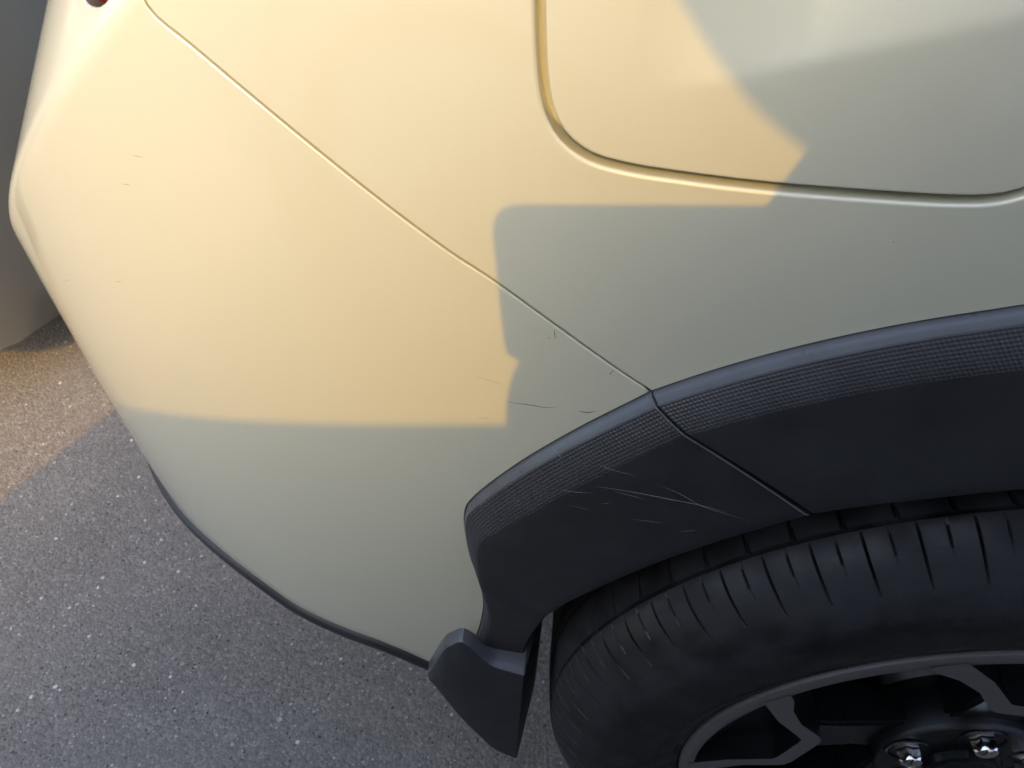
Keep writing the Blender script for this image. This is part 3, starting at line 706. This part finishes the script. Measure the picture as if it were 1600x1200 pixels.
for x, zt, w in ((.42, 1.38, .86), (.95, 1.78, .74), (1.25, 1.86, .72), (2.0, 1.86, .72), (2.45, 1.82, .73), (2.60, 1.38, .84)):
    rows.append([(x, TCY-w-.06*(zt < 1.5), 1.33), (x, TCY-w, max(zt-.10, 1.37)), (x, TCY-w*.8, zt), (x, TCY, zt+.02), (x, TCY+w*.8, zt), (x, TCY+w, max(zt-.10, 1.37)), (x, TCY+w+.06*(zt < 1.5), 1.33)])
pput(edge_smooth(mesh('cab', [p for r in rows for p in r], grid_faces(len(rows), 7), M['silver']), 40), truck)
for x0, x1 in ((.95, 1.70), (1.76, 2.42)):
    for sy in (1, -1):
        V = [(x0-.05*(x0 < 1), TCY+sy*.80, 1.42), (x1, TCY+sy*.80, 1.42), (x1-.03, TCY+sy*.755, 1.74), (x0+.18*(x0 < 1), TCY+sy*.755, 1.74)]
        bm = bmesh.new(); f = bm.faces.new([bm.verts.new(v) for v in V]); r = bmesh.ops.extrude_face_region(bm, geom=[f]); bmesh.ops.translate(bm, vec=(0, -sy*.01, 0), verts=[g for g in r['geom'] if isinstance(g, bmesh.types.BMVert)])
        bmesh.ops.recalc_face_normals(bm, faces=bm.faces); pput(frombm('window', bm, M['glass'], None, False), truck)
for sy in (1, -1):
    bm = bmesh.new(); box(bm, (-.94, TCY+sy*.74, .80), (.14, .34, .15), .03, 3); pput(frombm('headlight', bm, M['headlamp']), truck)
for x0, x1 in ((.62, 1.62), (1.64, 2.52)):
    for sy in (1, -1):
        bm = bmesh.new(); box(bm, ((x0+x1)/2, TCY+sy*.992, .83), (x1-x0, .03, .74), .012, 3); dr = pput(edge_smooth(frombm('door', bm, M['silver']), 40), truck)
        bm = bmesh.new(); box(bm, (x1-.14, TCY+sy*1.018, 1.08), (.17, .03, .03), .01, 3); pput(frombm('door_handle', bm, M['chrome']), truck)
        bm = bmesh.new(); box(bm, ((x0+x1)/2, TCY+sy*1.012, .60), (x1-x0-.02, .02, .06), .008, 2); pput(frombm('side_moulding', bm, M['grain']), truck)
for sy in (1, -1):
    bm = bmesh.new(); box(bm, (.86, TCY+sy*1.06, 1.42), (.12, .20, .24), .04, 4); box(bm, (.88, TCY+sy*.93, 1.35), (.06, .14, .05), .01, 2); pput(frombm('side_mirror', bm, M['silver']), truck)
bm = bmesh.new(); box(bm, (-1.02, TCY, .72), (.08, 1.05, .30), .02, 2); pput(frombm('grille', bm, M['lip']), truck)
bm = bmesh.new(); box(bm, (-1.06, TCY, .50), (.14, 1.62, .20), .04, 3); pput(frombm('front_bumper', bm, M['grain']), truck)

# dark grey car behind, its rounded front corner showing past the crossover's bumper
dark = tag(empty('grey_car', (-2.9, 1.45, 0)), 'dark grey car standing on the asphalt behind the white bumper', 'car')
DCY = 1.40
lower_body([(x-.07, w, zb-.06, zs, zt) for x, w, zb, zs, zt in [(-5.0, .70, .30, .90, .94), (-4.9, .84, .24, 1.0, 1.04), (-4.0, .90, .20, 1.03, 1.08), (-2.6, .90, .19, 1.02, 1.07), (-1.75, .90, .18, .99, 1.05), (-1.35, .895, .175, .96, 1.02), (-1.10, .885, .17, .935, .99), (-1.0, .87, .165, .92, .97), (-.945, .845, .165, .905, .95), (-.905, .80, .165, .885, .925), (-.875, .72, .165, .86, .89), (-.850, .60, .17, .83, .85), (-.835, .42, .19, .78, .80)]], M['graphite'], dark, DCY)
for c, sd in (((-1.85, DCY-.905, .33), 1), ((-4.4, DCY-.905, .33), 1), ((-1.85, DCY+.905, .33), -1), ((-4.4, DCY+.905, .33), -1)): simple_wheel(c, .33, sd, dark)
rows = []
for x, zt, w in ((-4.75, 1.06, .70), (-4.2, 1.32, .62), (-3.4, 1.46, .60), (-2.8, 1.44, .60), (-2.2, 1.15, .66), (-1.95, 1.05, .72)):
    rows.append([(x, DCY-w-.1, 1.0), (x, DCY-w, max(zt-.08, 1.01)), (x, DCY-w*.75, zt), (x, DCY, zt+.02), (x, DCY+w*.75, zt), (x, DCY+w, max(zt-.08, 1.01)), (x, DCY+w+.1, 1.0)])
pput(edge_smooth(mesh('cabin', [p for r in rows for p in r], grid_faces(len(rows), 7), M['glass']), 40), dark)

# ------------------------------------------------------------------ the person taking the photograph and the phone
cm = Matrix.Translation(cam.location) @ cam.rotation_euler.to_matrix().to_4x4()
# phone held level, lens in its right-hand end; axes: local x along the phone, y up the phone, z back towards the holder
bm = bmesh.new(); box(bm, (0, 0, 0), (.152, .075, .0085), .0)
vert_edges = [e for e in bm.edges if abs(e.verts[0].co.z-e.verts[1].co.z) > .001]
bmesh.ops.bevel(bm, geom=vert_edges, offset=.011, segments=6, affect='EDGES', profile=.5)
bmesh.ops.bevel(bm, geom=[e for e in bm.edges if abs(e.verts[0].co.z-e.verts[1].co.z) < .0001], offset=.0015, segments=2, affect='EDGES')
phone = tag(frombm('phone', bm, M['phone']), 'black phone held level in front of the white car', 'phone')
edge_smooth(phone, 40)
PH = cm @ Matrix.Translation((.024, -.008, .0085)) @ Matrix.Rotation(math.radians(-1), 4, 'Z'); phone.matrix_world = PH
lens = []
for lx, ly in ((-.0235, .010), (.010, .010)):
    l = lathe('lens', [(.0085, .003), (.0085, -.0012), (.0075, -.0018), (.001, -.0016)], 32, M['lensglass'], phone)
    l.rotation_euler = (math.pi/2, 0, 0); l.location = (lx, ly, -.0035)
def skin_body(name, verts, edges, root, m, parent=None, sub=2):
    me = bpy.data.meshes.new(name); me.from_pydata([v[0] for v in verts], edges, []); me.update()
    o = bpy.data.objects.new(name, me); COL.objects.link(o); me.materials.append(m)
    mod = o.modifiers.new('skin', 'SKIN'); mod.use_smooth_shade = True
    for i, v in enumerate(verts):
        r = v[1]; me.skin_vertices[0].data[i].radius = (r, r) if not isinstance(r, tuple) else r; me.skin_vertices[0].data[i].use_root = (i == root)
    s = o.modifiers.new('sub', 'SUBSURF'); s.levels = sub; s.render_levels = sub
    dg = bpy.context.evaluated_depsgraph_get(); nm = bpy.data.meshes.new_from_object(o.evaluated_get(dg)); bpy.data.objects.remove(o)
    o2 = bpy.data.objects.new(name, nm); COL.objects.link(o2)
    if not nm.materials: nm.materials.append(m)
    nm.polygons.foreach_set('use_smooth', [True]*len(nm.polygons))
    if parent is not None: o2.parent = parent; o2.matrix_parent_inverse = Matrix.Translation(parent.location).inverted()
    return o2
def chain(pts, start=0): return [(start+i, start+i+1) for i in range(len(pts)-1)]
BX, BY = .300, -.47
person = tag(empty('person', (BX, BY, 0)), 'person in blue shirt and jeans standing beside the car holding a phone', 'person')
hip = (BX, BY, .93)
V = [(hip, .16), ((BX-.03, BY, 1.06), (.195, .13)), ((BX-.025, BY+.005, 1.17), (.19, .12)), ((BX-.02, BY+.02, 1.33), (.165, .115)), ((BX-.02, BY+.03, 1.43), (.10, .085)), ((BX-.02, BY+.045, 1.49), .055), ((BX-.02, BY+.06, 1.545), .052)]
E_ = [(0, 1), (1, 2), (2, 3), (3, 4), (4, 5), (5, 6)]
def limb(base, pts):
    b = len(V)
    for p in pts: V.append(p)
    E_.append((base, b)); E_.extend((b+i, b+i+1) for i in range(len(pts)-1)); return len(V)-1
HR = np.array(PH @ Vector((.040, .018, .014))); HL = np.array(PH @ Vector((-.060, -.075, .020)))
limb(3, [((BX+.19, BY+.02, 1.36), .062), ((BX+.235, BY+.02, 1.24), .052), ((BX+.25, BY+.04, 1.10), .046), ((BX+.17, BY+.12, 1.06), .042), (tuple(HR+np.array([.035, -.05, -.004])), .028)])
limb(3, [((BX-.20, BY+.01, 1.44), .10), ((BX-.235, BY+.00, 1.385), .125), ((BX-.190, BY+.00, 1.330), .085), ((BX-.140, BY+.00, 1.258), .050), ((BX-.225, BY+.00, 1.15), .070), ((BX-.262, BY+.01, 1.07), .066), ((BX-.268, BY+.08, 1.05), .066), (tuple(HL+np.array([.012, -.065, -.010])), .044)])
limb(0, [((BX+.10, BY, .86), .095), ((BX+.115, BY+.01, .50), .062), ((BX+.12, BY-.02, .28), .055), ((BX+.12, BY-.03, .10), .040)])
limb(0, [((BX-.10, BY, .86), .095), ((BX-.115, BY+.01, .50), .062), ((BX-.12, BY-.02, .28), .055), ((BX-.12, BY-.03, .10), .040)])
body = skin_body('body', V, E_, 0, M['cloth_blue'], person)
me = body.data; me.materials.append(M['denim']); me.materials.append(M['skin'])
for p in me.polygons:
    c = p.center
    if c.z < .765-.10*(c.x-BX): p.material_index = 1
    elif c.z > 1.475 and abs(c.x-BX) < .12: p.material_index = 2
    elif c.y > BY+.125 and c.z < 1.15: p.material_index = 2
# head, hair, shoes
bm = bmesh.new(); bmesh.ops.create_uvsphere(bm, u_segments=32, v_segments=24, radius=1)
for v in bm.verts:
    x, y, z = v.co; jaw = 1-.28*max(0, -z-.1); v.co = (x*.073*jaw, y*.093*(1-.15*max(0, -z)), z*.118)
    if y > .75: v.co.y += .018*math.exp(-(x/.16)**2-((z+.12)/.22)**2)+.006*math.exp(-(x/.35)**2-((z+.52)/.10)**2)-.006*(math.exp(-((abs(x)-.4)/.16)**2-((z-.05)/.12)**2))
for sx in (-1, 1):
    r = bmesh.ops.create_uvsphere(bm, u_segments=12, v_segments=8, radius=.028); bmesh.ops.scale(bm, vec=(.35, .7, 1.1), verts=r['verts']); bmesh.ops.translate(bm, vec=(sx*.073, -.005, 0), verts=r['verts'])
head = frombm('head', bm, M['skin']); HC = Vector((BX-.02, BY+.075, 1.625)); head.matrix_world = Matrix.Translation(HC) @ Matrix.Rotation(math.radians(-32), 4, 'X'); head.parent = person; head.matrix_parent_inverse = Matrix.Translation(person.location).inverted()
bm = bmesh.new(); bmesh.ops.create_uvsphere(bm, u_segments=32, v_segments=24, radius=1)
bmesh.ops.delete(bm, geom=[v for v in bm.verts if v.co.z < -.15+.55*max(0, v.co.y) or (v.co.y > .55 and v.co.z < .5)], context='VERTS')
for v in bm.verts: v.co = (v.co.x*.080, v.co.y*.100-.004, v.co.z*.126)
hair = frombm('hair', bm, M['hair']); hair.matrix_world = head.matrix_world.copy(); hair.parent = person; hair.matrix_parent_inverse = Matrix.Translation(person.location).inverted()
for sx in (-1, 1):
    bm = bmesh.new(); box(bm, (0, .05, .045), (.095, .27, .09), .035, 4); s_ = frombm('shoe', bm, M['shoe']); s_.location = (BX+sx*.12, BY-.05, 0); pput(s_, person)
def hand(root, palm_dir, side_dir, nrm, curls, thumb=(.6, .8, .032, .028, .012), name='hand'):
    """palm plus four fingers and a thumb as skinned chains growing from the palm."""
    root, pd, sd, nn = (Vector(a) for a in (root, palm_dir, side_dir, nrm)); pd.normalize(); sd.normalize(); nn.normalize()
    hv = [(tuple(root-pd*.02), .024), (tuple(root+pd*.03), .030), (tuple(root+pd*.065), .030)]; he = [(0, 1), (1, 2)]
    objs = [skin_body(name, [(p, (r*1.1, r*.95)) for p, r in hv], he, 0, M['skin'], person, 2)]
    for k, (off, ln) in enumerate(((-.028, .062), (-.009, .074), (.010, .080), (.029, .072))):
        p = root+pd*.062+sd*off; d = pd.copy(); pts = [(tuple(p), .0100)]
        for q, f in enumerate((.45, .32, .23)):
            ax = d.cross(nn); d = Quaternion(ax, curls[q]) @ d if ax.length > 1e-6 else d; nn2 = nn
            p = p+d*ln*f; pts.append((tuple(p), 0.0095-.001*q))
        objs.append(skin_body('finger', pts, chain(pts), 0, M['skin'], None, 1)); objs[-1].parent = objs[0]
    p = root+pd*thumb[4]+sd*.026; d = (pd*thumb[0]+sd*thumb[1]).normalized(); pts = [(tuple(p), .0125), (tuple(p+d*thumb[2]), .0115), (tuple(p+d*thumb[2]+(d+nn*.3).normalized()*thumb[3]), .010)]
    t = skin_body('thumb', pts, chain(pts), 0, M['skin'], None, 1); t.parent = objs[0]
R3 = PH.to_3x3()
ux, uy, uz = (R3 @ Vector(a) for a in ((1, 0, 0), (0, 1, 0), (0, 0, 1)))
hand(HR+np.array(ux*.012-uy*.012+uz*.014), tuple(ux*.55+uy*.8), tuple(ux*.8-uy*.55), tuple(uz), (.25, .35, .35))
hand(HL+np.array(-uy*.02+uz*.018), tuple(ux*.25+uy*.85-uz*.35), tuple(ux), tuple(uz), (.25, .35, .3), (.10, 1., .040, .040, .060))
